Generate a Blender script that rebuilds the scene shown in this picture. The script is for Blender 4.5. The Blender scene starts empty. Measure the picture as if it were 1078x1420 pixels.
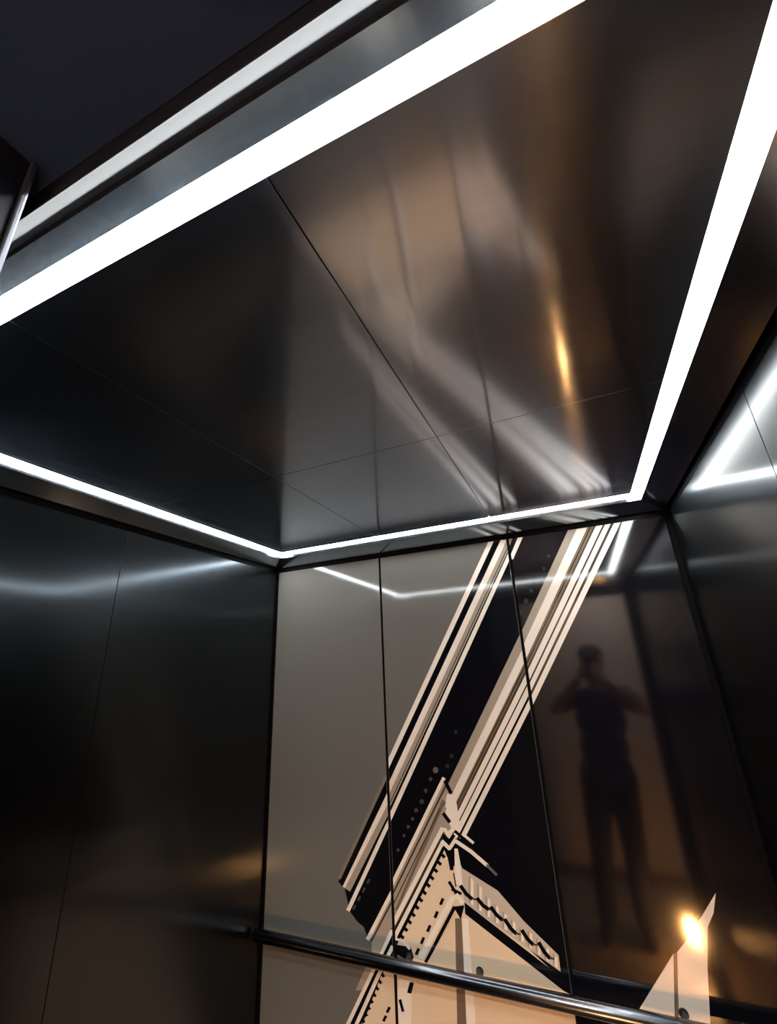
import bpy, bmesh, math, random
from mathutils import Vector, Matrix
random.seed(7)
scene = bpy.context.scene
COL = scene.collection

# ------------------------------------------------------------------ camera
CAM = Vector((0.0, 0.0, 1.75))            # phone lens, held at eye height in the lift doorway
YAW, PITCH, ROLL, FPX = -0.38941, 0.35077, -0.04770, 593.17
fwd = Vector((math.sin(YAW)*math.cos(PITCH), math.cos(YAW)*math.cos(PITCH), math.sin(PITCH)))
r0 = Vector((math.cos(YAW), -math.sin(YAW), 0)); u0 = r0.cross(fwd)
RIGHT = r0*math.cos(ROLL) + u0*math.sin(ROLL)
UP = -r0*math.sin(ROLL) + u0*math.cos(ROLL)
cam_data = bpy.data.cameras.new('camera')
cam_data.sensor_fit = 'HORIZONTAL'; cam_data.sensor_width = 36.0
cam_data.lens = 36.0*FPX/1078.0
cam_data.clip_start = 0.005; cam_data.clip_end = 60
camera = bpy.data.objects.new('camera', cam_data); COL.objects.link(camera)
camera.matrix_world = Matrix(((RIGHT.x, UP.x, -fwd.x, CAM.x), (RIGHT.y, UP.y, -fwd.y, CAM.y), (RIGHT.z, UP.z, -fwd.z, CAM.z), (0, 0, 0, 1)))
scene.camera = camera

# ------------------------------------------------------------------ world, exposure, light levels
world = bpy.data.worlds.new('world'); scene.world = world; world.use_nodes = True
world.node_tree.nodes['Background'].inputs['Color'].default_value = (0.5, 0.45, 0.4, 1)
world.node_tree.nodes['Background'].inputs['Strength'].default_value = 0.02
vs = scene.view_settings
vs.view_transform = 'Standard'; vs.look = 'None'; vs.gamma = 1.0; vs.use_curve_mapping = False
vs.exposure = 0.25
STRIP_POWER = 38.0       # cool white light strips round the cabin ceiling
LANTERN_POWER = 1400.0     # warm lantern on the corridor floor
CORRIDOR_POWER = 150.0    # unseen fill lamp added to brighten the corridor
scene.cycles.sample_clamp_indirect = 80.0
scene.cycles.max_bounces = 16; scene.cycles.glossy_bounces = 10; scene.cycles.diffuse_bounces = 4

# ------------------------------------------------------------------ materials
def mat(name, col, rough=0.4, metal=0.0, ior=1.5, coat=0.0, emit=None, estr=0.0, aniso=0.0, tangent=None):
    m = bpy.data.materials.new(name); m.use_nodes = True
    b = m.node_tree.nodes['Principled BSDF']
    b.inputs['Base Color'].default_value = (*col, 1); b.inputs['Roughness'].default_value = rough
    b.inputs['Metallic'].default_value = metal; b.inputs['IOR'].default_value = ior
    b.inputs['Coat Weight'].default_value = coat; b.inputs['Coat Roughness'].default_value = 0.02
    if emit:
        b.inputs['Emission Color'].default_value = (*emit, 1); b.inputs['Emission Strength'].default_value = estr
    if aniso:
        b.inputs['Anisotropic'].default_value = aniso      # brushed: highlights spread along the tangent
        t = m.node_tree.nodes.new('ShaderNodeCombineXYZ')
        for k in range(3): t.inputs[k].default_value = tangent[k]
        m.node_tree.links.new(t.outputs[0], b.inputs['Tangent'])
    return m
def vary(m, scale, amount=0.3, stretch=(1, 1, 1), rough=None, bump=0.0):
    nt = m.node_tree; b = nt.nodes['Principled BSDF']
    tc = nt.nodes.new('ShaderNodeTexCoord'); mp = nt.nodes.new('ShaderNodeMapping')
    mp.inputs['Scale'].default_value = stretch
    n = nt.nodes.new('ShaderNodeTexNoise'); n.inputs['Scale'].default_value = scale; n.inputs['Detail'].default_value = 5
    nt.links.new(tc.outputs['Object'], mp.inputs['Vector']); nt.links.new(mp.outputs[0], n.inputs['Vector'])
    col = list(b.inputs['Base Color'].default_value)
    r = nt.nodes.new('ShaderNodeValToRGB')
    r.color_ramp.elements[0].position = 0.25; r.color_ramp.elements[1].position = 0.75
    r.color_ramp.elements[0].color = [c*(1-amount) for c in col[:3]]+[1]
    r.color_ramp.elements[1].color = [min(1, c*(1+amount)) for c in col[:3]]+[1]
    nt.links.new(n.outputs['Fac'], r.inputs[0]); nt.links.new(r.outputs[0], b.inputs['Base Color'])
    if rough:
        mr = nt.nodes.new('ShaderNodeMapRange'); mr.inputs['To Min'].default_value = rough[0]; mr.inputs['To Max'].default_value = rough[1]
        nt.links.new(n.outputs['Fac'], mr.inputs['Value']); nt.links.new(mr.outputs[0], b.inputs['Roughness'])
    if bump:
        bp = nt.nodes.new('ShaderNodeBump'); bp.inputs['Strength'].default_value = bump; bp.inputs['Distance'].default_value = 0.001
        nt.links.new(n.outputs['Fac'], bp.inputs['Height']); nt.links.new(bp.outputs[0], b.inputs['Normal'])
    return m
def two_lobe(m, rough, aniso, fac):     # brushed steel under clear lacquer: a sharp lobe over the broad one
    nt = m.node_tree; b = nt.nodes['Principled BSDF']; out = nt.nodes['Material Output']
    s = nt.nodes.new('ShaderNodeBsdfPrincipled')
    for k in ('Base Color', 'Metallic', 'Anisotropic', 'Tangent'):
        l = [x for x in nt.links if x.to_socket == b.inputs[k]]
        if l: nt.links.new(l[0].from_socket, s.inputs[k])
        else:
            try: s.inputs[k].default_value = b.inputs[k].default_value
            except Exception: pass
    s.inputs['Roughness'].default_value = rough; s.inputs['Anisotropic'].default_value = aniso
    mx = nt.nodes.new('ShaderNodeMixShader'); mx.inputs[0].default_value = fac
    nt.links.new(b.outputs[0], mx.inputs[1]); nt.links.new(s.outputs[0], mx.inputs[2]); nt.links.new(mx.outputs[0], out.inputs[0])
    return m
def emitter(name, col, s):
    m = bpy.data.materials.new(name); m.use_nodes = True; nt = m.node_tree
    nt.nodes.remove(nt.nodes['Principled BSDF'])
    e = nt.nodes.new('ShaderNodeEmission'); e.inputs[0].default_value = (*col, 1); e.inputs[1].default_value = s
    nt.links.new(e.outputs[0], nt.nodes['Material Output'].inputs[0]); return m

M = {}
M['wall_steel'] = two_lobe(vary(mat('dark_brushed_steel', (0.052, 0.060, 0.069), 0.34, 1.0, aniso=0.5, tangent=(0, 1, 0)), 6, 0.06, (40, 40, 1), (0.30, 0.36)), 0.16, 0.85, 0.68)
M['ceiling_steel'] = two_lobe(vary(mat('polished_grey_steel', (0.60, 0.67, 0.80), 0.2, 1.0, aniso=1.0, tangent=(0, 1, 0)), 5, 0.04, (1, 14, 1), (0.19, 0.22)), 0.098, 0.95, 0.6)
M['cove_steel'] = mat('cove_steel', (0.46, 0.52, 0.58), 0.14, 1.0)
M['lip_steel'] = mat('pale_satin_steel', (0.20, 0.21, 0.25), 0.45, 1.0)
M['door_lip'] = mat('door_lip_steel', (0.062, 0.066, 0.084), 0.62, 1.0)
M['gear'] = mat('dark_navy_paint', (0.018, 0.045, 0.14), 0.5, 0.0)
M['black'] = mat('black_recess', (0.006, 0.006, 0.007), 0.6)
M['black'].node_tree.nodes['Principled BSDF'].inputs['Specular IOR Level'].default_value = 0.05
M['door_steel'] = mat('door_steel', (0.10, 0.105, 0.12), 0.30, 1.0)
M['rail'] = mat('rail_steel', (0.14, 0.15, 0.17), 0.22, 1.0)
M['bracket'] = mat('black_bracket', (0.02, 0.02, 0.022), 0.35)
M['strip'] = emitter('cool_white_diffuser', (0.975, 1.0, 0.965), STRIP_POWER)
M['channel'] = mat('aluminium_channel', (0.6, 0.6, 0.6), 0.4, 1.0)
M['floor'] = vary(mat('black_rubber_floor', (0.012, 0.012, 0.013), 0.45), 60, 0.3)
M['lobby_floor'] = vary(mat('warm_stone_floor', (0.34, 0.26, 0.17), 0.35), 14, 0.6)
M['lobby_wall'] = vary(mat('brown_plaster', (0.47, 0.40, 0.365), 0.7), 3, 0.08)
M['lobby_ceiling'] = mat('white_plaster', (0.7, 0.66, 0.6), 0.8)
M['skirting'] = mat('dark_skirting', (0.10, 0.06, 0.04), 0.4)
PRINT_COL = dict(k=(0.005, 0.005, 0.008), c=(0.96, 0.90, 0.82), m=(0.42, 0.365, 0.305), p=(0.62, 0.55, 0.47), n=(0.20, 0.15, 0.11), b=(0.07, 0.05, 0.035),
                 t=(0.86, 0.71, 0.53), u=(0.85, 0.68, 0.50), w=(0.86, 0.76, 0.66), d=(0.13, 0.13, 0.14), e=(0.055, 0.065, 0.06), f=(0.03, 0.032, 0.03),
                 h=(0.25, 0.21, 0.18), g=(0.165, 0.163, 0.154))
PM = {k: mat('print_'+dict(k='black', c='cream', m='beige', p='light_beige', n='taupe', b='dark_brown', t='tan', u='warm_tan', w='pale_stone', d='grey_blue', e='grey_green', f='soft_black', h='dim_beige', g='warm_grey')[k], c, 0.07, 0.0, 1.5) for k, c in PRINT_COL.items()}
PKEYS = list(PRINT_COL)

# ------------------------------------------------------------------ helpers
def link(name, me, parent=None, mats=()):
    o = bpy.data.objects.new(name, me); COL.objects.link(o)
    for m in mats: me.materials.append(m)
    if parent: o.parent = parent
    return o
def bm_obj(name, bm, m, parent=None, smooth=False):
    bmesh.ops.recalc_face_normals(bm, faces=bm.faces)
    me = bpy.data.meshes.new(name); bm.to_mesh(me); bm.free()
    if smooth:
        for p in me.polygons: p.use_smooth = True
    return link(name, me, parent, [m] if m else [])
def add_box(bm, lo, hi, bevel=0.0):
    x0, y0, z0 = lo; x1, y1, z1 = hi
    vv = [bm.verts.new(c) for c in ((x0, y0, z0), (x1, y0, z0), (x1, y1, z0), (x0, y1, z0), (x0, y0, z1), (x1, y0, z1), (x1, y1, z1), (x0, y1, z1))]
    ff = [bm.faces.new([vv[i] for i in q]) for q in ((0, 3, 2, 1), (4, 5, 6, 7), (0, 1, 5, 4), (1, 2, 6, 5), (2, 3, 7, 6), (3, 0, 4, 7))]
    if bevel:
        es = list({e for f in ff for e in f.edges})
        bmesh.ops.bevel(bm, geom=es, offset=bevel, segments=2, profile=0.6, affect='EDGES')
def box(name, lo, hi, m, parent=None, bevel=0.0):
    bm = bmesh.new(); add_box(bm, lo, hi, bevel); return bm_obj(name, bm, m, parent)
def ring(center, ax_u, ax_v, r, n): return [center + ax_u*(r*math.cos(2*math.pi*i/n)) + ax_v*(r*math.sin(2*math.pi*i/n)) for i in range(n)]
def add_tube(bm, pts, radii, n=20, caps=True):
    pts = [Vector(p) for p in pts]; rings = []
    for i, p in enumerate(pts):
        d = (pts[min(i+1, len(pts)-1)] - pts[max(i-1, 0)]).normalized()
        a = Vector((0, 0, 1)) if abs(d.z) < 0.9 else Vector((1, 0, 0))
        u = d.cross(a).normalized(); w = d.cross(u)
        rings.append([bm.verts.new(c) for c in ring(p, u, w, radii[i] if hasattr(radii, '__len__') else radii, n)])
    for A, B in zip(rings[:-1], rings[1:]):
        for i in range(n): bm.faces.new((A[i], A[(i+1) % n], B[(i+1) % n], B[i]))
    if caps: bm.faces.new(rings[0]); bm.faces.new(rings[-1])
def dark_edges(o, axis):       # the cut edges of a panel are black, only its faces carry the finish
    o.data.materials.append(M['black'])
    for p in o.data.polygons:
        if abs(p.normal[axis]) < 0.5: p.material_index = 1
    return o
def tag(o, label, cat, group=None):
    o['label'] = label; o['category'] = cat
    if group: o['group'] = group
    return o
def struct(o, label=None):
    o['kind'] = 'structure'
    if label: o['label'] = label
    return o
def empty(name, loc):
    o = bpy.data.objects.new(name, None); COL.objects.link(o); o.location = loc; return o
def under(o, root):          # parent to an Empty while the mesh keeps its world coordinates
    o.parent = root; o.matrix_parent_inverse = Matrix.Translation(-root.location); return o

PRINT = [
(1,'k',((-0.2197,2.3169),(0.0741,2.2645),(-0.008,0.7887),(-0.0215,0.0923),(-1.4208,-0.4067),(-0.8965,1.1998),(-0.8972,1.1997))),
(1,'c',((-0.2191,2.3168),(-0.1982,2.3131),(-0.9685,1.0561),(-0.9902,1.054))),
(1,'k',((-0.1982,2.3131),(-0.1733,2.3087),(-0.9401,1.0589),(-0.9685,1.0561))),
(1,'c',((-0.1733,2.3087),(-0.1486,2.3042),(-0.9166,1.0612),(-0.9401,1.0589))),
(1,'m',((-0.1486,2.3042),(-0.1241,2.2999),(-0.8871,1.0641),(-0.9166,1.0612))),
(1,'b',((-0.1341,2.3017),(-0.1299,2.3009),(-0.8926,1.0636),(-0.8971,1.0631))),
(1,'c',((-0.1208,2.2993),(-0.1037,2.2962),(-0.8553,1.0672),(-0.8752,1.0653))),
(1,'m',((-0.1691,1.9),(-0.1342,1.8971),(-0.6131,1.1718),(-0.6457,1.1691))),
(1,'c',((-0.1342,1.8971),(-0.1033,1.8945),(-0.5843,1.1741),(-0.6131,1.1718))),
(1,'n',((-0.1033,1.8945),(-0.0829,1.8929),(-0.5652,1.1756),(-0.5843,1.1741))),
(1,'k',((-0.0965,1.894),(-0.0931,1.8937),(-0.5747,1.1749),(-0.5779,1.1746))),
(1,'b',((-0.0863,1.8932),(-0.0795,1.8926),(-0.562,1.1759),(-0.5684,1.1754))),
(1,'c',((-0.0778,1.8925),(-0.0569,1.8907),(-0.5408,1.1776),(-0.5605,1.176))),
(1,'b',((-0.0569,1.8907),(-0.0511,1.8903),(-0.5354,1.1781),(-0.5408,1.1776))),
(1,'c',((-0.0511,1.8903),(-0.0296,1.8885),(-0.5151,1.1797),(-0.5354,1.1781))),
(1,'k',((-0.0296,1.8885),(-0.0205,1.8877),(-0.5066,1.1804),(-0.5151,1.1797))),
(1,'c',((-0.0205,1.8877),(-0.0002,1.8861),(-0.4875,1.1819),(-0.5066,1.1804))),
(2,'m',((0.1128,2.3479),(0.1422,2.342),(-0.3443,1.576),(-0.3725,1.5761))),
(2,'c',((0.1422,2.342),(0.1763,2.3351),(-0.3116,1.5758),(-0.3443,1.576))),
(2,'n',((0.1763,2.3351),(0.2032,2.3297),(-0.2858,1.5757),(-0.3116,1.5758))),
(2,'k',((0.1848,2.3334),(0.1881,2.3327),(-0.3003,1.5757),(-0.3035,1.5758))),
(2,'b',((0.1965,2.331),(0.2015,2.33),(-0.2874,1.5757),(-0.2922,1.5757))),
(2,'c',((0.2032,2.3297),(0.2248,2.3254),(-0.2651,1.5755),(-0.2858,1.5757))),
(2,'b',((0.2248,2.3254),(0.2313,2.324),(-0.2587,1.5755),(-0.2651,1.5755))),
(2,'c',((0.2313,2.324),(0.2493,2.3204),(-0.2414,1.5754),(-0.2587,1.5755))),
(2,'b',((0.2493,2.3204),(0.2591,2.3184),(-0.2319,1.5754),(-0.2414,1.5754))),
(2,'c',((0.2591,2.3184),(0.28,2.3142),(-0.2117,1.5752),(-0.2319,1.5754))),
(2,'c',((-0.1379,2.2557),(-0.1185,2.2524),(-0.1861,2.1389),(-0.2029,2.1413))),
(2,'m',((-0.203,2.2666),(-0.1575,2.2589),(-0.1963,2.1884),(-0.242,2.1952))),
(1,'d',((-0.5645,1.3876),(-0.5685,1.3799),(-0.5767,1.3764),(-0.5844,1.3793),(-0.5871,1.3868),(-0.5831,1.3947),(-0.5748,1.3981),(-0.5671,1.3952))),
(1,'e',((-0.5902,1.3574),(-0.5927,1.3523),(-0.5981,1.3501),(-0.6032,1.3519),(-0.6049,1.3568),(-0.6023,1.3618),(-0.5969,1.3641),(-0.5919,1.3623))),
(1,'e',((-0.6125,1.3192),(-0.6152,1.3139),(-0.621,1.3114),(-0.6264,1.3133),(-0.6284,1.3185),(-0.6256,1.3239),(-0.6198,1.3263),(-0.6144,1.3244))),
(1,'e',((-0.6296,1.2839),(-0.6327,1.2778),(-0.6393,1.275),(-0.6456,1.2771),(-0.6478,1.2829),(-0.6447,1.289),(-0.6381,1.2919),(-0.6318,1.2897))),
(1,'e',((-0.6541,1.2552),(-0.6568,1.2498),(-0.6626,1.2473),(-0.6681,1.2491),(-0.6701,1.2542),(-0.6674,1.2595),(-0.6616,1.262),(-0.6561,1.2602))),
(1,'e',((-0.6711,1.227),(-0.6735,1.2222),(-0.6787,1.22),(-0.6836,1.2215),(-0.6854,1.226),(-0.683,1.2307),(-0.6778,1.233),(-0.6729,1.2314))),
(1,'e',((-0.6899,1.201),(-0.6923,1.1963),(-0.6975,1.194),(-0.7024,1.1955),(-0.7042,1.1999),(-0.7018,1.2047),(-0.6967,1.2069),(-0.6917,1.2054))),
(1,'e',((-0.7097,1.1728),(-0.7118,1.1687),(-0.7163,1.1666),(-0.7207,1.1679),(-0.7223,1.1718),(-0.7202,1.1759),(-0.7156,1.1779),(-0.7113,1.1766))),
(1,'e',((-0.7353,1.1266),(-0.7373,1.1225),(-0.7419,1.1205),(-0.7463,1.1217),(-0.7479,1.1255),(-0.7458,1.1296),(-0.7412,1.1316),(-0.7369,1.1304))),
(1,'f',((-0.501,1.4355),(-0.5041,1.4297),(-0.5102,1.4271),(-0.5158,1.4294),(-0.5177,1.4351),(-0.5147,1.441),(-0.5085,1.4435),(-0.5029,1.4413))),
(1,'f',((-0.5209,1.402),(-0.5239,1.3962),(-0.53,1.3937),(-0.5357,1.3958),(-0.5376,1.4015),(-0.5346,1.4073),(-0.5284,1.4099),(-0.5228,1.4077))),
(1,'f',((-0.4777,1.5151),(-0.4803,1.5101),(-0.4854,1.508),(-0.4901,1.51),(-0.4917,1.515),(-0.4891,1.52),(-0.484,1.522),(-0.4793,1.52))),
(2,'f',((-0.0452,2.1339),(-0.048,2.1284),(-0.053,2.1267),(-0.0573,2.1297),(-0.0582,2.1357),(-0.0554,2.1412),(-0.0503,2.1429),(-0.0461,2.1399))),
(2,'f',((-0.0702,2.0857),(-0.073,2.0803),(-0.078,2.0785),(-0.0823,2.0814),(-0.0833,2.0874),(-0.0804,2.0928),(-0.0754,2.0946),(-0.0712,2.0916))),
(2,'f',((-0.1283,2.0081),(-0.1316,2.0017),(-0.1377,1.9996),(-0.1429,2.0029),(-0.1442,2.0099),(-0.1408,2.0163),(-0.1347,2.0185),(-0.1296,2.0151))),
(2,'f',((-0.1518,1.9702),(-0.1556,1.9629),(-0.1625,1.9604),(-0.1684,1.9642),(-0.1699,1.972),(-0.1661,1.9792),(-0.1593,1.9817),(-0.1533,1.9779))),
(2,'f',((-0.1764,1.9303),(-0.1797,1.924),(-0.1857,1.9218),(-0.191,1.925),(-0.1924,1.9317),(-0.1891,1.9381),(-0.183,1.9403),(-0.1777,1.9371))),
(1,'m',((-0.5475,1.3545),(-0.5212,1.3147),(-0.5136,1.2054),(-0.5725,1.2009),(-0.7681,0.8998),(-0.8205,0.843),(-0.8157,0.9545),(-0.7663,1.0375))),
(1,'c',((-0.5376,1.3139),(-0.5082,1.3109),(-0.4978,1.2066),(-0.5295,1.2042),(-0.5565,1.2568))),
(1,'n',((-0.5585,1.2947),(-0.5456,1.2865),(-0.5717,1.2097),(-0.7316,0.9627),(-0.7656,0.9463))),
(1,'m',((-0.5549,1.2747),(-0.5446,1.2687),(-0.5719,1.2075),(-0.7324,0.9505),(-0.7545,0.9477))),
(1,'c',((-0.5391,1.3619),(-0.7807,0.9956),(-0.7932,0.9987),(-0.5511,1.3665))),
(1,'b',((-0.5351,1.3413),(-0.7814,0.9707),(-0.7879,0.9723),(-0.5413,1.3437))),
(1,'b',((-0.5669,1.2651),(-0.7719,0.9564),(-0.7759,0.9573),(-0.5707,1.2664))),
(1,'k',((-0.537,1.3578),(-0.5162,1.3173),(-0.5288,1.3116),(-0.5499,1.3521))),
(1,'k',((-0.5531,1.2559),(-0.5304,1.2289),(-0.5418,1.2217),(-0.5648,1.2487))),
(1,'t',((-0.5646,1.1417),(-0.5452,1.0977),(-0.5244,1.0998),(-0.5089,1.1013),(-0.4798,1.0246),(-0.1975,0.8296),(-0.1416,0.7637),(-0.0215,0.0923),(-1.7028,-0.5072),(-0.8972,0.6224),(-0.8241,0.7613),(-0.7479,0.8729))),
(1,'k',((-0.5588,1.1464),(-0.5271,1.1492),(-0.5373,1.0862),(-0.5491,1.085))),
(1,'k',((-0.5454,1.1812),(-0.7654,0.8717),(-0.799,0.88),(-0.5774,1.1927))),
(1,'c',((-0.5591,1.2019),(-0.7679,0.9022),(-0.7829,0.9059),(-0.5734,1.2069))),
(1,'c',((-0.5609,1.1632),(-0.7619,0.8719),(-0.7753,0.875),(-0.5738,1.1675))),
(1,'b',((-0.5658,1.182),(-0.7725,0.8874),(-0.7773,0.8886),(-0.5704,1.1836))),
(1,'k',((-0.5615,1.1462),(-0.7553,0.8621),(-0.766,0.8645),(-0.5718,1.1496))),
(1,'k',((-0.5703,1.1313),(-0.5602,1.1237),(-0.5693,1.1162),(-0.5794,1.1238))),
(1,'k',((-0.586,1.1086),(-0.5759,1.101),(-0.5849,1.0935),(-0.5951,1.1011))),
(1,'k',((-0.6017,1.0859),(-0.5915,1.0784),(-0.6006,1.071),(-0.6108,1.0784))),
(1,'k',((-0.6173,1.0633),(-0.6071,1.0559),(-0.6161,1.0484),(-0.6264,1.0558))),
(1,'k',((-0.6329,1.0407),(-0.6226,1.0335),(-0.6317,1.026),(-0.642,1.0332))),
(1,'k',((-0.6484,1.0182),(-0.6381,1.0111),(-0.6472,1.0036),(-0.6575,1.0107))),
(1,'k',((-0.664,0.9958),(-0.6536,0.9888),(-0.6626,0.9813),(-0.673,0.9883))),
(1,'k',((-0.6794,0.9734),(-0.669,0.9665),(-0.678,0.959),(-0.6885,0.9659))),
(1,'k',((-0.6948,0.9511),(-0.6844,0.9443),(-0.6934,0.9368),(-0.7039,0.9436))),
(1,'k',((-0.7102,0.9289),(-0.6997,0.9222),(-0.7087,0.9147),(-0.7192,0.9214))),
(1,'k',((-0.7255,0.9068),(-0.715,0.9001),(-0.724,0.8927),(-0.7346,0.8993))),
(1,'k',((-0.7408,0.8847),(-0.7302,0.8781),(-0.7392,0.8707),(-0.7498,0.8772))),
(1,'c',((-0.574,1.209),(-0.5512,1.2076),(-0.5545,1.1963),(-0.5774,1.1976))),
(1,'c',((-0.5517,1.2079),(-0.5368,1.1871),(-0.5491,1.1802),(-0.5641,1.201))),
(1,'c',((-0.5522,1.1858),(-0.533,1.2093),(-0.5219,1.2042),(-0.541,1.1808))),
(1,'c',((-0.5309,1.2101),(-0.5113,1.2083),(-0.5151,1.1971),(-0.5347,1.1989))),
(1,'k',((-0.5598,1.1896),(-0.5396,1.1682),(-0.5498,1.1613),(-0.5701,1.1827))),
(1,'k',((-0.553,1.1671),(-0.5284,1.1921),(-0.5194,1.1868),(-0.5439,1.1618))),
(1,'c',((-0.5673,1.1726),(-0.5384,1.1501),(-0.5485,1.1418),(-0.5775,1.1642))),
(1,'c',((-0.5529,1.1477),(-0.5251,1.1798),(-0.5147,1.1748),(-0.5424,1.1428))),
(1,'c',((-0.5271,1.1492),(-0.5141,1.1503),(-0.4993,1.05),(-0.535,1.0461))),
(1,'b',((-0.5344,1.0797),(-0.5302,1.0419),(-0.5353,1.0407),(-0.5396,1.0785))),
(1,'k',((-0.5176,1.1668),(-0.5001,1.1851),(-0.4484,1.1893),(-0.1404,0.9756),(-0.1667,0.8348),(-0.2207,0.8704),(-0.2248,0.9069),(-0.3172,0.9768),(-0.3902,1.0465),(-0.5089,1.1013))),
(1,'c',((-0.5206,1.1788),(-0.462,1.1495),(-0.4701,1.1402),(-0.5289,1.1693))),
(1,'c',((-0.4661,1.1519),(-0.4112,1.115),(-0.4203,1.1066),(-0.4754,1.1432))),
(1,'d',((-0.4158,1.1163),(-0.3846,1.0911),(-0.3914,1.0854),(-0.4228,1.1105))),
(1,'c',((-0.4873,1.1967),(-0.4531,1.1739),(-0.4597,1.1676),(-0.494,1.1903))),
(1,'k',((-0.5174,1.2054),(-0.4751,1.1763),(-0.4826,1.1694),(-0.525,1.1984))),
(1,'p',((-0.5094,1.0972),(-0.3902,1.0465),(-0.3172,0.9768),(-0.2248,0.9069),(-0.2253,0.868),(-0.5072,1))),
(1,'m',((-0.4845,1.0768),(-0.4794,1.0733),(-0.4877,0.9998),(-0.4927,1.003))),
(1,'c',((-0.4774,1.0715),(-0.4693,1.0664),(-0.4772,0.9972),(-0.4855,1))),
(1,'m',((-0.4578,1.0583),(-0.4528,1.0549),(-0.4609,0.9865),(-0.4659,0.9897))),
(1,'c',((-0.4508,1.0531),(-0.4429,1.0482),(-0.4506,0.9839),(-0.4587,0.9867))),
(1,'m',((-0.4331,1.0284),(-0.4282,1.0251),(-0.4347,0.9734),(-0.4395,0.9766))),
(1,'c',((-0.4263,1.0235),(-0.4185,1.0186),(-0.4246,0.971),(-0.4325,0.9737))),
(1,'m',((-0.4076,1.0109),(-0.4028,1.0077),(-0.4089,0.9607),(-0.4136,0.9637))),
(1,'c',((-0.4009,1.006),(-0.3933,1.0013),(-0.399,0.9583),(-0.4068,0.9609))),
(1,'m',((-0.3826,0.9938),(-0.3779,0.9906),(-0.3836,0.9481),(-0.3883,0.9512))),
(1,'c',((-0.376,0.989),(-0.3686,0.9844),(-0.3739,0.9458),(-0.3815,0.9484))),
(1,'m',((-0.3581,0.977),(-0.3535,0.9739),(-0.3589,0.9358),(-0.3634,0.9388))),
(1,'c',((-0.3517,0.9723),(-0.3444,0.9678),(-0.3493,0.9336),(-0.3568,0.9361))),
(1,'m',((-0.3341,0.9605),(-0.3296,0.9575),(-0.3345,0.9238),(-0.339,0.9267))),
(1,'c',((-0.3278,0.9559),(-0.3207,0.9515),(-0.3251,0.9216),(-0.3325,0.9241))),
(1,'m',((-0.3089,0.9554),(-0.3045,0.9524),(-0.3107,0.9119),(-0.3151,0.9148))),
(1,'c',((-0.3028,0.9509),(-0.2957,0.9465),(-0.3014,0.9098),(-0.3087,0.9122))),
(1,'m',((-0.2858,0.9395),(-0.2815,0.9365),(-0.2873,0.9003),(-0.2915,0.9031))),
(1,'c',((-0.2798,0.935),(-0.2729,0.9307),(-0.2781,0.8982),(-0.2853,0.9006))),
(1,'m',((-0.2632,0.9238),(-0.259,0.921),(-0.2643,0.8889),(-0.2685,0.8917))),
(1,'c',((-0.2573,0.9195),(-0.2506,0.9153),(-0.2553,0.8868),(-0.2623,0.8892))),
(1,'m',((-0.2411,0.9085),(-0.2369,0.9057),(-0.2417,0.8777),(-0.2458,0.8804))),
(1,'c',((-0.2353,0.9042),(-0.2287,0.9001),(-0.2329,0.8757),(-0.2397,0.878))),
(1,'k',((-0.5109,1.0498),(-0.4909,1.0271),(-0.5022,1.0199),(-0.5224,1.0425))),
(1,'k',((-0.4958,1.0312),(-0.474,1.0177),(-0.4833,1.009),(-0.5052,1.0224))),
(1,'b',((-0.4816,1.0173),(-0.464,1.017),(-0.4655,1.012),(-0.4832,1.0123))),
(1,'k',((-0.4575,1.0226),(-0.4378,1.0033),(-0.4484,0.9958),(-0.4682,1.015))),
(1,'k',((-0.4431,1.007),(-0.4214,0.9968),(-0.4296,0.9877),(-0.4514,0.9978))),
(1,'b',((-0.4286,0.9958),(-0.4114,0.9956),(-0.413,0.9908),(-0.4301,0.9909))),
(1,'k',((-0.4137,1.0047),(-0.3953,0.9832),(-0.4062,0.9762),(-0.4247,0.9976))),
(1,'k',((-0.3999,0.9871),(-0.3796,0.9744),(-0.3886,0.9659),(-0.409,0.9786))),
(1,'b',((-0.3868,0.9739),(-0.3701,0.9738),(-0.3717,0.969),(-0.3884,0.9691))),
(1,'k',((-0.3727,0.9779),(-0.3555,0.955),(-0.3663,0.9484),(-0.3836,0.9712))),
(1,'k',((-0.3594,0.9589),(-0.3404,0.9446),(-0.3498,0.9366),(-0.3689,0.9509))),
(1,'b',((-0.3475,0.9443),(-0.3313,0.9444),(-0.3329,0.9397),(-0.3491,0.9397))),
(1,'k',((-0.3219,0.9571),(-0.3058,0.9349),(-0.3164,0.9284),(-0.3327,0.9506))),
(1,'k',((-0.3095,0.9387),(-0.2915,0.9247),(-0.3008,0.9169),(-0.3189,0.9309))),
(1,'b',((-0.2985,0.9244),(-0.2827,0.9246),(-0.2843,0.92),(-0.3001,0.9199))),
(1,'k',((-0.2743,0.9334),(-0.2595,0.9098),(-0.2701,0.9037),(-0.285,0.9272))),
(1,'k',((-0.2627,0.9136),(-0.2461,0.8981),(-0.2556,0.8908),(-0.2723,0.9063))),
(1,'b',((-0.2529,0.8981),(-0.2377,0.8984),(-0.2393,0.8939),(-0.2545,0.8936))),
(1,'k',((-0.5514,1.0561),(-0.5245,1.0198),(-0.5336,1.0146),(-0.5607,1.0509))),
(1,'k',((-0.5461,1.0373),(-0.5122,1.0274),(-0.5175,1.0198),(-0.5514,1.0296))),
(1,'c',((-0.5354,1.0121),(-0.6682,0.8283),(-0.685,0.8324),(-0.5517,1.0171))),
(1,'k',((-0.5367,0.9846),(-0.6529,0.8216),(-0.664,0.8242),(-0.5475,0.9878))),
(1,'c',((-0.5285,1.025),(-0.5061,1.0034),(-0.5187,0.9946),(-0.5413,1.0161))),
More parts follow.
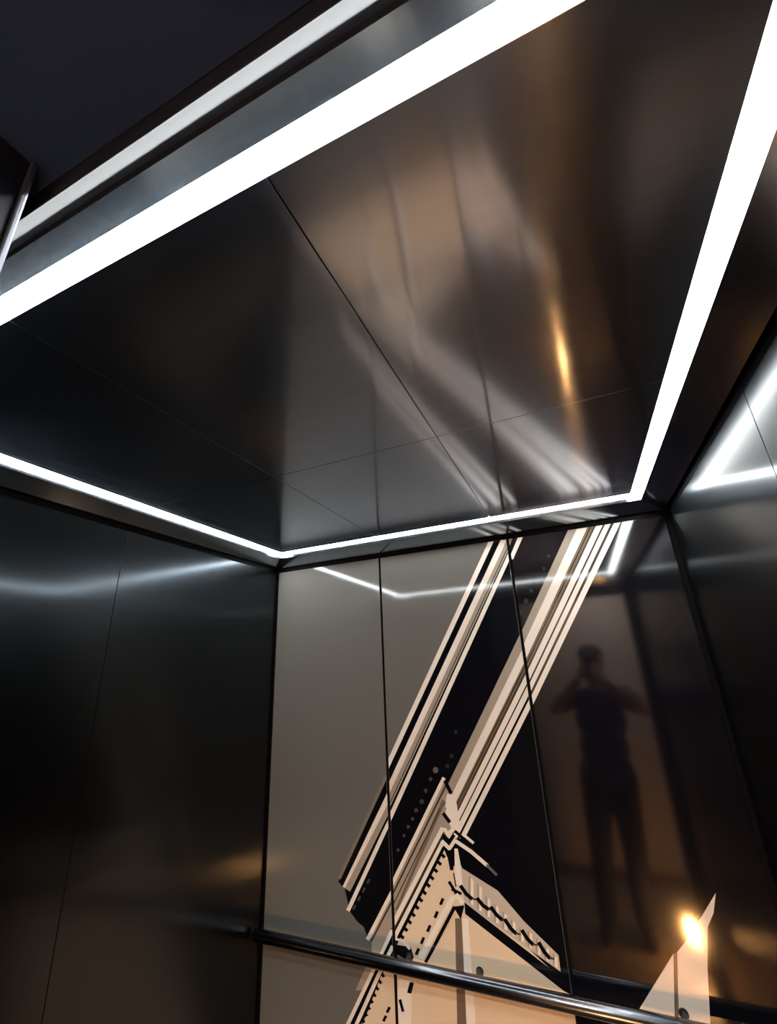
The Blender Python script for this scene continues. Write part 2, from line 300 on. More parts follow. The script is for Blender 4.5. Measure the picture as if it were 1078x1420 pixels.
(1,'k',((-0.5764,1.0028),(-0.588,0.9837),(-0.5977,0.9858),(-0.5861,1.0049))),
(1,'k',((-0.5997,0.9644),(-0.6112,0.9455),(-0.6209,0.9475),(-0.6094,0.9665))),
(1,'k',((-0.6292,0.9236),(-0.6406,0.9048),(-0.6505,0.9066),(-0.639,0.9255))),
(1,'k',((-0.6549,0.8873),(-0.6662,0.8686),(-0.6761,0.8703),(-0.6647,0.8891))),
(1,'k',((-0.6754,0.8557),(-0.6867,0.837),(-0.6967,0.8387),(-0.6853,0.8574))),
(1,'u',((-0.5372,0.9749),(-0.5025,0.9754),(-0.2239,0.8284),(-0.2016,0.7525),(-0.082,0.0707),(-0.7394,-0.1637),(-0.6718,0.6995),(-0.6574,0.8177))),
(1,'k',((-0.5462,0.9855),(-0.5078,0.9941),(-0.5245,0.9535))),
(1,'k',((-0.507,1.0019),(-0.2048,0.8447),(-0.1958,0.817),(-0.2245,0.8251),(-0.5079,0.9709))),
(1,'n',((-0.5442,0.9547),(-0.5216,0.9577),(-0.5338,0.6904),(-0.5841,-0.1083),(-0.6093,-0.1173),(-0.5646,0.6846))),
(1,'c',((-0.5191,0.958),(-0.4992,0.9606),(-0.5033,0.6961),(-0.542,-0.0933),(-0.5802,-0.1069),(-0.5338,0.6904))),
(1,'k',((-0.7679,0.8545),(-0.709,0.8553),(-0.7003,0.8299),(-0.7203,0.8042),(-0.7729,0.8112))),
(1,'d',((-0.7582,0.8282),(-0.721,0.8171),(-0.7255,0.8115),(-0.7627,0.8226))),
(1,'c',((-0.7676,0.874),(-0.7309,0.8702),(-0.7343,0.8633),(-0.771,0.867))),
(1,'c',((-0.7324,0.8708),(-0.7095,0.8521),(-0.717,0.8468),(-0.74,0.8655))),
(1,'c',((-0.7618,0.7713),(-0.7123,0.7682),(-0.755,0.2086),(-0.8253,0.189))),
(1,'k',((-0.7529,0.7147),(-0.743,0.6859),(-0.7531,0.6822),(-0.7631,0.711))),
(1,'k',((-0.7042,0.7635),(-0.7158,0.7344),(-0.7308,0.7345),(-0.7192,0.7638))),
(1,'k',((-0.7939,0.6761),(-0.7742,0.7008),(-0.7654,0.6986),(-0.7851,0.6739))),
(1,'k',((-0.7953,0.6489),(-0.7757,0.6734),(-0.7669,0.6713),(-0.7865,0.6469))),
(0,'k',((-0.7512,1.3798),(-0.7727,0.97),(-0.8708,0.8496),(-0.8898,0.8854),(-0.9129,0.8947),(-0.9449,0.9218),(-0.9652,0.9858),(-0.9928,1.0046))),
(0,'k',((-0.7798,1.3568),(-0.7645,1.3574),(-0.7667,1.314),(-0.9805,0.9972),(-0.9927,1.0179))),
(0,'h',((-0.7736,1.3548),(-0.9831,1.0123),(-0.9961,1.0152),(-0.7862,1.359))),
(0,'c',((-0.7598,1.3311),(-0.7623,1.2834),(-0.9621,0.9883),(-0.9744,0.9913))),
(0,'m',((-0.7588,1.293),(-0.7612,1.2461),(-0.9409,0.9798),(-0.9652,0.9879))),
(0,'c',((-0.7531,1.2307),(-0.9452,0.921),(-0.9599,0.924),(-0.7674,1.235))),
(0,'k',((-0.7497,1.2585),(-0.9473,0.959),(-0.9554,0.9609),(-0.7575,1.2611))),
(0,'e',((-0.8572,1.0257),(-0.8671,1.011),(-0.8749,1.0131),(-0.8651,1.0278))),
(0,'e',((-0.8773,0.9978),(-0.8871,0.9831),(-0.8949,0.9851),(-0.8852,0.9998))),
(0,'e',((-0.8973,0.9699),(-0.907,0.9553),(-0.9149,0.9572),(-0.9052,0.9718))),
(0,'e',((-0.9172,0.9421),(-0.9269,0.9276),(-0.9348,0.9294),(-0.9251,0.944))),
(0,'m',((-0.7714,0.995),(-0.7811,0.81),(-0.8511,0.7703),(-0.9003,0.7108),(-0.9256,0.7065),(-0.8607,0.8135),(-0.8564,0.8577),(-0.8706,0.8577))),
(0,'c',((-0.7659,0.9976),(-0.8688,0.8492),(-0.8819,0.8521),(-0.7787,1.0012))),
(0,'b',((-0.7655,0.9791),(-0.8572,0.8473),(-0.8635,0.8487),(-0.7716,0.9807))),
(0,'k',((-0.7734,0.905),(-0.7804,0.7721),(-0.9109,0.6198),(-1.4713,-0.2339),(-1.5147,-0.2479),(-0.9638,0.6118),(-0.8567,0.7694),(-0.8385,0.8109))),
(0,'c',((-0.7703,0.8896),(-0.8549,0.7596),(-0.8678,0.7618),(-0.7831,0.8923))),
(0,'c',((-0.8516,0.7646),(-0.9532,0.6077),(-0.9664,0.6093),(-0.8646,0.7668))),
(0,'c',((-0.9501,0.6126),(-1.5091,-0.2494),(-1.5232,-0.2507),(-0.9632,0.6143))),
(0,'c',((-0.7713,0.8463),(-0.8303,0.7578),(-0.843,0.7601),(-0.7839,0.8489))),
(0,'c',((-0.827,0.7629),(-0.9197,0.6141),(-0.9328,0.6155),(-0.8399,0.7649))),
(0,'c',((-0.9167,0.6189),(-1.4658,-0.2354),(-1.4797,-0.2367),(-0.9297,0.6205))),
(0,'t',((-0.7608,0.8361),(-0.7601,-0.1711),(-1.6152,-0.476),(-0.8985,0.624),(-0.8252,0.7611))),
(0,'k',((-0.818,0.7697),(-0.8099,0.7622),(-0.8191,0.7565),(-0.8273,0.764))),
(0,'k',((-0.8294,0.7508),(-0.8213,0.7434),(-0.8305,0.7377),(-0.8387,0.7451))),
(0,'k',((-0.8408,0.732),(-0.8326,0.7246),(-0.8419,0.7189),(-0.8501,0.7263))),
(0,'k',((-0.8522,0.7132),(-0.844,0.7059),(-0.8532,0.7002),(-0.8615,0.7075))),
(0,'k',((-0.8635,0.6945),(-0.8553,0.6873),(-0.8645,0.6815),(-0.8728,0.6887))),
(0,'k',((-0.8748,0.6758),(-0.8665,0.6687),(-0.8758,0.663),(-0.8841,0.6701))),
(0,'k',((-0.886,0.6572),(-0.8778,0.6502),(-0.887,0.6444),(-0.8953,0.6515))),
(0,'k',((-0.8972,0.6387),(-0.8889,0.6317),(-0.8982,0.626),(-0.9065,0.6329))),
(0,'k',((-0.9084,0.6202),(-0.9001,0.6133),(-0.9093,0.6076),(-0.9177,0.6144))),
(0,'k',((-0.9195,0.6018),(-0.9112,0.595),(-0.9204,0.5892),(-0.9288,0.596))),
(0,'k',((-0.7923,0.6851),(-0.8033,0.669),(-0.8127,0.6706),(-0.8016,0.6867))),
(0,'k',((-0.8066,0.6608),(-0.8176,0.6448),(-0.827,0.6463),(-0.816,0.6623))),
(0,'k',((-0.8209,0.6367),(-0.8319,0.6207),(-0.8413,0.6221),(-0.8303,0.6381))),
(0,'k',((-0.8352,0.6126),(-0.8461,0.5967),(-0.8555,0.5981),(-0.8446,0.614))),
(0,'k',((-0.8493,0.5887),(-0.8602,0.5729),(-0.8697,0.5741),(-0.8588,0.59))),
(2,'w',((-0.0316,0.8115),(0.0911,0.9575),(0.0575,0.8009),(-0.0943,0.0663),(-0.7189,-0.1564),(-0.0898,0.7433))),
(2,'w',((0.1011,0.9621),(0.1338,0.9955),(0.1928,1.0646),(0.2317,1.1119),(0.214,1.0641),(0.1906,1.0289),(0.1673,0.9371),(0.1433,0.817),(-0.0067,0.0976),(-0.0881,0.0685))),
(2,'n',((0.0921,0.9576),(0.1002,0.962),(0.0682,0.8029),(-0.0866,0.0691),(-0.0959,0.0658),(0.0593,0.8013)))]
# ------------------------------------------------------------------ the lift cabin
XL, XR, YF, YB = -1.337, 0.378, 0.1705, 1.749
Z_TOP, Z_CEIL = 2.226, 2.300
SEAM1, SEAM2, SIDE_SEAM = -0.772, -0.197, 0.925

floor = struct(box('floor', (XL-0.03, YF-0.03, -0.04), (XR+0.03, YB+0.03, 0.0), M['floor']), 'black rubber floor of the lift cabin')

# back wall: black carrier, three printed glossy panels
wall_back = struct(box('wall_back', (XL-0.03, YB+0.004, 0.0), (XR+0.03, YB+0.03, 2.36), M['black']), 'back wall of the lift with a printed night picture across three glossy panels')
PANELS = [(XL+0.011, SEAM1-0.0045), (SEAM1+0.0045, SEAM2-0.0045), (SEAM2+0.0045, XR-0.016)]
def clip(poly, x0, x1, z0, z1):
    for ax, lim, sgn in ((0, x0, 1), (0, x1, -1), (1, z0, 1), (1, z1, -1)):
        out = []
        for i, p in enumerate(poly):
            q = poly[(i+1) % len(poly)]
            a = (p[ax]-lim)*sgn; b = (q[ax]-lim)*sgn
            if a >= 0: out.append(p)
            if (a >= 0) != (b >= 0):
                t = a/(a-b); out.append((p[0]+(q[0]-p[0])*t, p[1]+(q[1]-p[1])*t))
        poly = out
        if len(poly) < 3: return None
    return poly
for i, (a, b) in enumerate(PANELS):
    base = PM['g'] if i < 2 else PM['k']
    pan = box('panel', (a, YB-0.004, 0.012), (b, YB+0.004, Z_TOP), base, wall_back, 0.0012)
    dark_edges(pan, 1)
    me = bpy.data.meshes.new('printed_picture'); V = []; F = []; MI = []
    n = 0
    for (pi, c, poly) in PRINT:
        if pi != i: continue
        q = clip(list(poly), a+0.0013, b-0.0013, 0.014, Z_TOP-0.0013)
        if not q: continue
        y = YB-0.00405-n*0.00002; n += 1
        s = len(V); V += [(p[0], y, p[1]) for p in q]
        ids = list(range(s, s+len(q)))
        area = sum(q[k][0]*q[(k+1) % len(q)][1]-q[(k+1) % len(q)][0]*q[k][1] for k in range(len(q)))
        F.append(ids if area > 0 else ids[::-1]); MI.append(PKEYS.index(c))
    me.from_pydata(V, [], F)
    pr = link('printed_picture', me, pan, [PM[k] for k in PKEYS])
    for p, mi in zip(me.polygons, MI): p.material_index = mi
    pr['label'] = 'printed night picture of a pale floodlit building'

# side walls: two brushed panels each
wall_left = struct(box('wall_left', (XL-0.03, YF, 0.0), (XL-0.004, YB+0.004, 2.36), M['black']), 'dark brushed steel left wall of the lift')
for y0, y1 in ((YF+0.004, SIDE_SEAM-0.0008), (SIDE_SEAM+0.0008, YB-0.010)):
    dark_edges(box('panel', (XL-0.004, y0, 0.012), (XL, y1, Z_TOP), M['wall_steel'], wall_left, 0.0008), 0)
wall_right = struct(box('wall_right', (XR+0.004, YF, 0.0), (XR+0.03, YB+0.004, 2.36), M['black']), 'dark brushed steel right wall of the lift')
for y0, y1 in ((YF+0.004, SIDE_SEAM-0.0008), (SIDE_SEAM+0.0008, YB-0.010)):
    dark_edges(box('panel', (XR, y0, 0.012), (XR+0.004, y1, Z_TOP), M['wall_steel'], wall_right, 0.0008), 0)

# ceiling: slab, six polished panels, light strips, sloping cove trim
R_IN = (-1.2540, 0.263, 0.262, 1.656)      # x0,x1,y0,y1 inner edge of the light strips
R_OUT = (-1.2790, 0.293, 0.223, 1.680)     # outer edge of the light strips
R_EDGE = (XL+0.008, XR-0.008, YF+0.004, YB-0.010)
ceiling = struct(box('ceiling', (XL-0.03, YF-0.02, 2.318), (XR+0.03, YB+0.03, 2.36), M['black']), 'polished grey steel lift ceiling of six panels')
xs = [R_IN[0]+(R_IN[1]-R_IN[0])*k/3 for k in range(4)]; ys = [R_IN[2], 0.94, R_IN[3]]
for i in range(3):
    for j in range(2):
        box('panel', (xs[i]+0.0008, ys[j]+0.0008, Z_CEIL), (xs[i+1]-0.0008, ys[j+1]-0.0008, 2.318), M['ceiling_steel'], ceiling, 0.0008)
def corners(r): return [(r[0], r[2]), (r[1], r[2]), (r[1], r[3]), (r[0], r[3])]
ci, co, ce = corners(R_IN), corners(R_OUT), corners(R_EDGE)
SIDES = (('front', 0, 1), ('right', 1, 2), ('back', 2, 3), ('left', 3, 0))
STRIP_LABEL = dict(front='widest white light strip, along the ceiling edge above the doorway', right='steep white light strip along the right edge of the ceiling',
                   back='white light strip along the ceiling edge over the printed back wall', left='white light strip along the left edge of the ceiling above the dark wall')
COVE_LABEL = dict(front='grey sloping cove trim between front light strip and door lip', right='grey sloping cove trim beside the steep right light strip',
                  back='grey sloping cove trim over the printed back wall', left='grey sloping cove trim over the dark left wall')
for n, (side, i, j) in enumerate(SIDES):
    root = empty('light_strip', ((co[i][0]+co[j][0])/2, (co[i][1]+co[j][1])/2, 2.302))
    tag(root, STRIP_LABEL[side], 'light strip', 'light strips framing the lift ceiling')
    bm = bmesh.new()
    def prism(z0, z1, A, B, C, Dd):
        lo = [bm.verts.new((*p, z0)) for p in (A, B, C, Dd)]; hi = [bm.verts.new((*p, z1)) for p in (A, B, C, Dd)]
        bm.faces.new(lo[::-1]); bm.faces.new(hi)
        for k in range(4): bm.faces.new((lo[k], lo[(k+1) % 4], hi[(k+1) % 4], hi[k]))
    prism(2.3005, 2.308, co[i], co[j], ci[j], ci[i])
    under(bm_obj('diffuser', bm, M['strip']), root)
    bm = bmesh.new(); prism(2.3085, 2.317, co[i], co[j], ci[j], ci[i])
    under(bm_obj('channel', bm, M['channel']), root)
    # cove: inner fascia, slope, outer lip
    bm = bmesh.new()
    prof = [(co, 2.317), (co, 2.280), (ce, 2.248), (ce, 2.317)]
    VA = [bm.verts.new((*c[i], z)) for c, z in prof]; VB = [bm.verts.new((*c[j], z)) for c, z in prof]
    for k in range(4): bm.faces.new((VA[k], VA[(k+1) % 4], VB[(k+1) % 4], VB[k]))
    bm.faces.new(VA); bm.faces.new(VB[::-1])
    struct(bm_obj('trim_%d' % (n+1), bm, M['cove_steel']), COVE_LABEL[side])

# front: narrow returns either side of the doorway, chamfered lip over the door, car door slid open
JL, JR = -0.600, 0.338
wall_front = struct(box('wall_front', (XL-0.03, 0.146, 0.0), (JL, YF, 2.36), M['black']), 'front return wall of the lift left of the doorway')
box('panel', (XL+0.004, YF, 0.012), (JL, YF+0.003, Z_TOP), M['wall_steel'], wall_front, 0.001)
ret = struct(box('wall_front_right', (JR, 0.146, 0.0), (XR+0.03, YF, 2.36), M['black']), 'narrow front return right of the doorway')
box('panel', (JR, YF, 0.012), (XR-0.004, YF+0.003, Z_TOP), M['wall_steel'], ret, 0.001)
bm = bmesh.new()
sec = [(0.1300, 2.1620), (0.1310, 2.1618), (0.1590, 2.2130), (0.1610, 2.2160), (0.1630, 2.2182), (0.1660, 2.2200), (YF, 2.2210), (YF, 2.245), (0.1300, 2.245)]; ns = len(sec)
VA = [bm.verts.new((JL, *p)) for p in sec]; VB = [bm.verts.new((JR, *p)) for p in sec]
for k in range(ns): bm.faces.new((VA[k], VA[(k+1) % ns], VB[(k+1) % ns], VB[k]))
bm.faces.new(VA); bm.faces.new(VB)
struct(bm_obj('trim_5', bm, M['door_lip']), 'pale satin steel chamfered lip along the top of the doorway')
struct(box('trim_6', (-1.2, -0.10, 2.185), (0.9, 0.1295, 2.42), M['gear']), 'dark door gear housing above the doorway')
door = empty('door_1', (-0.64, 0.098, 0.012)); struct(door, 'dark steel lift door slid open into its pocket')
under(box('door_leaf', (-0.95, 0.080, 0.012), (-0.3715, 0.115, 2.184), M['door_steel'], None, 0.002), door)
under(box('edge_trim', (-0.3712, 0.1105, 0.014), (-0.366, 0.1155, 2.183), M['lip_steel'], None, 0.0015), door)
struct(box('door_sill', (-0.95, 0.03, -0.012), (0.40, 0.145, 0.0), M['lip_steel']), 'steel door sill')

# handrail on the back wall
ZR, YR = 0.828, YB-0.062
hr = empty('handrail', (-0.48, YB-0.004, ZR)); tag(hr, 'round dark steel handrail across the printed back wall', 'handrail')
bm = bmesh.new(); add_tube(bm, [(XL+0.016, YR, ZR), (XL+0.020, YR, ZR), (XR-0.034, YR, ZR), (XR-0.030, YR, ZR)], [0.017, 0.0195, 0.0195, 0.017], 28)
under(bm_obj('rail', bm, M['rail'], None, False), hr)
for p in hr.children[0].data.polygons: p.use_smooth = len(p.vertices) == 4
for x in (-0.715, -0.475, 0.085):
    bm = bmesh.new()
    add_tube(bm, [(x, YB-0.0045, ZR+0.002), (x, YB-0.009, ZR+0.002)], 0.012, 20)
    add_tube(bm, [(x, YB-0.010, ZR+0.002), (x, YB-0.03, ZR+0.002), (x, YR, ZR+0.002)], [0.009, 0.008, 0.008], 16, True)
    under(bm_obj('bracket', bm, M['bracket']), hr)

# ------------------------------------------------------------------ corridor behind the camera (seen in the glossy panels)
LY = -0.20
struct(box('floor_corridor', (-2.2, -1.30, -0.04), (2.2, 0.03, 0.0), M['lobby_floor']), 'warm stone corridor floor')
wall_landing = struct(box('wall_landing', (-2.2, LY, 0.0), (-0.48, LY+0.08, 2.6), M['lobby_wall']), 'corridor wall left of the lift doorway')
struct(box('wall_landing_right', (JR+0.02, LY, 0.0), (2.2, LY+0.08, 2.6), M['lobby_wall']), 'corridor wall right of the lift doorway')
struct(box('wall_landing_top', (-0.48, LY, 2.24), (JR+0.02, LY+0.08, 2.6), M['lobby_wall']), 'corridor wall above the lift doorway')
struct(box('wall_corridor', (-2.2, -1.38, 0.0), (2.2, -1.30, 2.6), M['lobby_wall']), 'brown plaster corridor wall opposite the lift')
struct(box('wall_corridor_left', (-2.28, -1.38, 0.0), (-2.2, LY+0.08, 2.6), M['lobby_wall']), 'corridor end wall')
struct(box('wall_corridor_right', (2.2, -1.38, 0.0), (2.28, LY+0.08, 2.6), M['lobby_wall']), 'corridor end wall')
struct(box('ceiling_corridor', (-2.28, -1.38, 2.6), (2.28, LY+0.08, 2.66), M['lobby_ceiling']), 'white corridor ceiling')
struct(box('baseboard_corridor', (-2.2, -1.30, 0.0), (2.2, -1.288, 0.09), M['skirting'], None, 0.003), 'dark skirting in the corridor')
cl = empty('fill_lamp', (0.2, -0.75, 2.6)); tag(cl, 'round warm fill lamp added out of view on the corridor ceiling', 'lamp')  # added lamp, itself unseen: lights the corridor wall behind the person
bm = bmesh.new(); add_tube(bm, [(0.2, -0.75, 2.5995), (0.2, -0.75, 2.575)], [0.16, 0.16], 40); under(bm_obj('base', bm, M['lobby_ceiling']), cl)
bm = bmesh.new(); add_tube(bm, [(0.2, -0.75, 2.575), (0.2, -0.75, 2.55), (0.2, -0.75, 2.535)], [0.15, 0.145, 0.10], 40); under(bm_obj('lamp_shade', bm, emitter('fill_lamp_glow', (1.0, 0.92, 0.84), CORRIDOR_POWER)), cl)

# lantern on the corridor floor beside the doorway
LX, LYY = 0.325, -0.262
ln = empty('floor_lantern', (LX, LYY, 0.0)); tag(ln, 'small glowing warm lantern on the corridor floor beside the doorway', 'lantern')
bm = bmesh.new(); add_tube(bm, [(LX, LYY, 0.0005), (LX, LYY, 0.015), (LX, LYY, 0.02), (LX, LYY, 0.105), (LX, LYY, 0.1195)], [0.055, 0.055, 0.009, 0.009, 0.014], 28); under(bm_obj('base', bm, M['bracket']), ln)
bm = bmesh.new(); add_tube(bm, [(LX, LYY, 0.12), (LX, LYY, 0.137), (LX, LYY, 0.172), (LX, LYY, 0.207), (LX, LYY, 0.225)], [0.007, 0.014, 0.018, 0.014, 0.007], 28); under(bm_obj('lamp_shade', bm, emitter('lantern_glow', (1.0, 0.46, 0.145), LANTERN_POWER)), ln)
bm = bmesh.new(); add_tube(bm, [(LX, LYY, 0.225), (LX, LYY, 0.23), (LX, LYY, 0.24)], [0.012, 0.012, 0.004], 28); under(bm_obj('cap', bm, M['bracket']), ln)

# ------------------------------------------------------------------ the person taking the picture (seen only as a reflection)
def add_capsule(bm, a, b, ra, rb, n=14, m=5, flat=None):
    a, b = Vector(a), Vector(b); d = (b-a); L = d.length; d = d.normalized() if L > 1e-6 else Vector((0, 0, 1))
    t = Vector((0, 0, 1)) if abs(d.z) < 0.9 else Vector((0, 1, 0))
    u = d.cross(t).normalized(); w = d.cross(u)
    rows = []
    for k in range(m+1):
        th = -math.pi/2 + (math.pi/2)*k/m; rows.append((a + d*(ra*math.sin(th)), ra*math.cos(th)))
    for k in range(m+1):
        th = (math.pi/2)*k/m; rows.append((b + d*(rb*math.sin(th)), rb*math.cos(th)))
    prev = None
    for i, (c, r) in enumerate(rows):
        cur = [bm.verts.new(c)] if r < 1e-5 else [bm.verts.new(p) for p in ring(c, u, w, r, n)]
        if prev:
            if len(prev) == 1: [bm.faces.new((prev[0], cur[(k+1) % n], cur[k])) for k in range(n)]
            elif len(cur) == 1: [bm.faces.new((prev[k], prev[(k+1) % n], cur[0])) for k in range(n)]
            else: [bm.faces.new((prev[k], prev[(k+1) % n], cur[(k+1) % n], cur[k])) for k in range(n)]
        prev = cur
def add_ball(bm, c, s, rotz=0.0):
    g = bmesh.ops.create_uvsphere(bm, u_segments=20, v_segments=14, radius=1.0)
    bmesh.ops.transform(bm, verts=g['verts'], matrix=Matrix.Translation(c) @ Matrix.Rotation(rotz, 4, 'Z') @ Matrix.Diagonal((*s, 1)))
def fuse(name, bm, m, voxel, smooth=4, parent=None, cuts=()):
    bmesh.ops.recalc_face_normals(bm, faces=bm.faces)
    me = bpy.data.meshes.new(name); bm.to_mesh(me); bm.free()
    o = bpy.data.objects.new(name, me); COL.objects.link(o)
    r = o.modifiers.new('r', 'REMESH'); r.mode = 'VOXEL'; r.voxel_size = voxel
    s = o.modifiers.new('s', 'SMOOTH'); s.iterations = smooth; s.factor = 0.5
    bpy.context.view_layer.update()
    dg = bpy.context.evaluated_depsgraph_get()
    new = bpy.data.meshes.new_from_object(o.evaluated_get(dg)); new.name = name
    bpy.data.objects.remove(o); bpy.data.meshes.remove(me)
    if cuts:
        b2 = bmesh.new(); b2.from_mesh(new)
        for co_, no_ in cuts:
            geo = b2.verts[:]+b2.edges[:]+b2.faces[:]
            bmesh.ops.bisect_plane(b2, geom=geo, plane_co=co_, plane_no=no_, clear_outer=True)
        b2.to_mesh(new); b2.free()
    for p in new.polygons: p.use_smooth = True
    return link(name, new, parent, [m])
skin = vary(mat('skin', (0.52, 0.32, 0.23), 0.5), 20, 0.06)
navy = vary(mat('navy_cotton', (0.03, 0.036, 0.12), 0.85), 60, 0.15)
dark_cloth = vary(mat('black_cotton', (0.012, 0.012, 0.014), 0.9), 60, 0.15)
hair_mat = vary(mat('dark_hair', (0.02, 0.015, 0.012), 0.6), 80, 0.4)
PX, PY = 0.06, -0.47            # where the person stands
def W(x, y, z): return Vector((PX+x-0.10*max(0.0, 1.5-z)/1.5, PY+y, z))     # weight shifted on to one leg
# phone: behind the lens, square to the view axis
ph_c = CAM - fwd*0.034 - UP*0.048 + RIGHT*0.022
PH = Matrix((( RIGHT.x, UP.x, fwd.x, ph_c.x), (RIGHT.y, UP.y, fwd.y, ph_c.y), (RIGHT.z, UP.z, fwd.z, ph_c.z), (0, 0, 0, 1)))
def phone_pt(a, b, c): return PH @ Vector((a, b, c))
phone = empty('smartphone', ph_c); tag(phone, 'dark smartphone held up in both hands', 'phone')
def phone_part(name, lo, hi, m, bevel):
    bm = bmesh.new(); add_box(bm, lo, hi, bevel); bmesh.ops.transform(bm, verts=bm.verts, matrix=PH); return under(bm_obj(name, bm, m), phone)
phone_part('case', (-0.0365, -0.075, -0.004), (0.0365, 0.075, 0.004), M['bracket'], 0.003)
phone_part('screen', (-0.0335, -0.071, -0.0048), (0.0335, 0.071, -0.0041), mat('phone_screen', (0.02, 0.02, 0.025), 0.05), 0.0002)
phone_part('camera_bump', (-0.031, 0.030, 0.0041), (-0.004, 0.066, 0.0062), M['black'], 0.001)

bm = bmesh.new(); C = lambda a, b, ra, rb: add_capsule(bm, a, b, ra, rb)
# torso
add_ball(bm, W(0, 0, 0.97), (0.165, 0.115, 0.13)); add_ball(bm, W(0, 0.0, 1.12), (0.150, 0.105, 0.16)); add_ball(bm, W(0, 0, 1.31), (0.165, 0.110, 0.17)); add_ball(bm, W(0, -0.01, 1.43), (0.175, 0.095, 0.10))
C(W(-0.12, 0, 1.47), W(0.12, 0, 1.47), 0.062, 0.062); C(W(0, -0.01, 1.48), W(0, 0.02, 1.62), 0.060, 0.054)
# head turned up to the phone
HC = W(0.0, 0.03, 1.735)
add_ball(bm, HC, (0.074, 0.094, 0.112)); add_ball(bm, HC+Vector((0, 0.025, -0.055)), (0.056, 0.062, 0.062)); add_ball(bm, HC+Vector((0, 0.05, -0.095)), (0.026, 0.026, 0.02))
C(HC+Vector((0, 0.092, 0.012)), HC+Vector((0, 0.108, -0.022)), 0.008, 0.013)
for s in (-1, 1):
    add_ball(bm, HC+Vector((s*0.076, -0.005, -0.005)), (0.010, 0.020, 0.032)); C(HC+Vector((s*0.012, 0.09, 0.026)), HC+Vector((s*0.045, 0.078, 0.028)), 0.009, 0.008)
C(HC+Vector((-0.02, 0.082, -0.052)), HC+Vector((0.02, 0.082, -0.052)), 0.008, 0.008); C(HC+Vector((-0.016, 0.078, -0.064)), HC+Vector((0.016, 0.078, -0.064)), 0.009, 0.009)
# legs
for s in (-1, 1):
    C(W(s*0.09, 0, 0.93), W(s*0.105, 0.012, 0.52), 0.092, 0.060); C(W(s*0.105, 0.012, 0.52), W(s*0.11, -0.012, 0.40), 0.058, 0.058)
    C(W(s*0.11, -0.018, 0.38), W(s*0.115, -0.02, 0.10), 0.057, 0.036); C(W(s*0.115, -0.025, 0.06), W(s*0.13, 0.13, 0.042), 0.038, 0.03)
# arms raised: upper arm down and out, forearm up to the phone
ELB = {-1: W(-0.31, 0.17, 1.40), 1: W(0.28, 0.17, 1.39)}
WR = {s: phone_pt(s*0.085, -0.075, -0.035) for s in (-1, 1)}
for s in (-1, 1):
    C(W(s*0.185, -0.005, 1.475), ELB[s], 0.058, 0.042); C(ELB[s], WR[s], 0.041, 0.027)
    palm = phone_pt(s*0.064, -0.022, -0.026)
    C(WR[s], palm, 0.026, 0.023); C(palm, phone_pt(s*0.056, 0.008, -0.022), 0.021, 0.017); C(palm, phone_pt(s*0.054, -0.045, -0.022), 0.021, 0.017)
    for k, (b0, ln_) in enumerate(((0.018, 0.026), (-0.003, 0.030), (-0.024, 0.029), (-0.044, 0.023))):     # four fingers round the edge on to the back
        k0 = phone_pt(s*0.060, b0, -0.018); k1 = phone_pt(s*0.0475, b0+0.004, 0.003); k2 = phone_pt(s*(0.0475-ln_*0.55), b0+0.006, 0.0135); k3 = phone_pt(s*(0.0475-ln_), b0+0.007, 0.0128)
        C(k0, k1, 0.0088, 0.0082); C(k1, k2, 0.0082, 0.0074); C(k2, k3, 0.0074, 0.0066)
    t0 = phone_pt(s*0.056, -0.040, -0.030); t1 = phone_pt(s*0.044, -0.012, -0.017); t2 = phone_pt(s*0.026, 0.002, -0.0135)   # thumb on the screen side
    C(palm, t0, 0.016, 0.0125); C(t0, t1, 0.0115, 0.0095); C(t1, t2, 0.0095, 0.0078)
person = fuse('person', bm, skin, 0.0042, 3)
tag(person, 'person in a navy t-shirt, cap and black trousers holding up a phone', 'person')
for s in (-1, 1):
    bm = bmesh.new(); add_ball(bm, HC+Vector((s*0.031, 0.0815, 0.008)), (0.012, 0.008, 0.007)); bm_obj('eye', bm, mat('eye_dark', (0.03, 0.02, 0.015), 0.2), person, True)
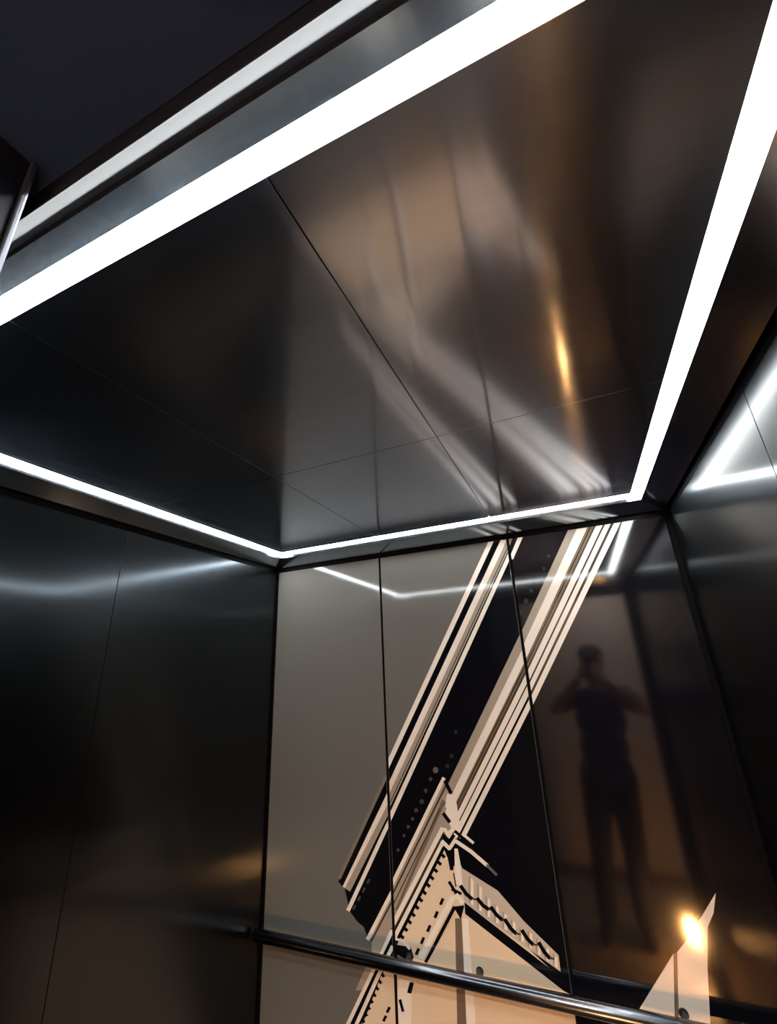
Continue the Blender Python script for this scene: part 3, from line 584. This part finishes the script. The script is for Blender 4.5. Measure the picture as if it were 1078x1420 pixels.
# clothes and hair
bm = bmesh.new()
add_ball(bm, W(0, 0, 0.97), (0.185, 0.135, 0.14)); add_ball(bm, W(0, 0, 1.12), (0.170, 0.124, 0.17)); add_ball(bm, W(0, 0, 1.31), (0.180, 0.126, 0.18)); add_ball(bm, W(0, -0.01, 1.43), (0.188, 0.110, 0.11))
add_capsule(bm, W(-0.13, 0, 1.47), W(0.13, 0, 1.47), 0.072, 0.072)
for s in (-1, 1):
    e = W(s*0.185, -0.005, 1.475); add_capsule(bm, e, e+(ELB[s]-e)*0.62, 0.073, 0.066)
shirt = fuse('t_shirt', bm, navy, 0.008, 3, person, [(W(0, 0, 0.90), (0, 0, -1)), (W(0, 0, 1.545), (0, 0, 1))])
bm = bmesh.new(); add_ball(bm, W(0, 0, 0.95), (0.176, 0.126, 0.12))
for s in (-1, 1):
    add_capsule(bm, W(s*0.09, 0, 0.92), W(s*0.106, 0.012, 0.50), 0.106, 0.080); add_capsule(bm, W(s*0.106, 0.005, 0.50), W(s*0.115, -0.02, 0.10), 0.078, 0.062)
fuse('trousers', bm, dark_cloth, 0.008, 3, person, [(W(0, 0, 0.075), (0, 0, -1)), (W(0, 0, 0.99), (0, 0, 1))])
bm = bmesh.new(); add_ball(bm, HC+Vector((0, -0.014, 0.012)), (0.080, 0.096, 0.104))
fuse('hair', bm, hair_mat, 0.006, 2, person, [(HC+Vector((0, 0.045, 0.02)), (0, 0.86, -0.5))])
bm = bmesh.new(); add_ball(bm, HC+Vector((0, -0.006, 0.045)), (0.096, 0.110, 0.085)); add_ball(bm, HC+Vector((0, 0.095, 0.05)), (0.078, 0.075, 0.010))
fuse('cap', bm, vary(mat('dark_cap', (0.03, 0.03, 0.03), 0.85), 50, 0.15), 0.006, 2, person, [(HC+Vector((0, 0, 0.036)), (0, 0, -1))])
for s in (-1, 1):
    bm = bmesh.new(); add_capsule(bm, W(s*0.115, -0.035, 0.048), W(s*0.132, 0.145, 0.042), 0.047, 0.040); add_capsule(bm, W(s*0.115, -0.03, 0.05), W(s*0.115, -0.028, 0.085), 0.046, 0.044)
    fuse('shoe', bm, dark_cloth, 0.006, 3, person, [(W(0, 0, 0.002), (0, 0, -1)), (W(0, 0, 0.10), (0, 0, 1))])
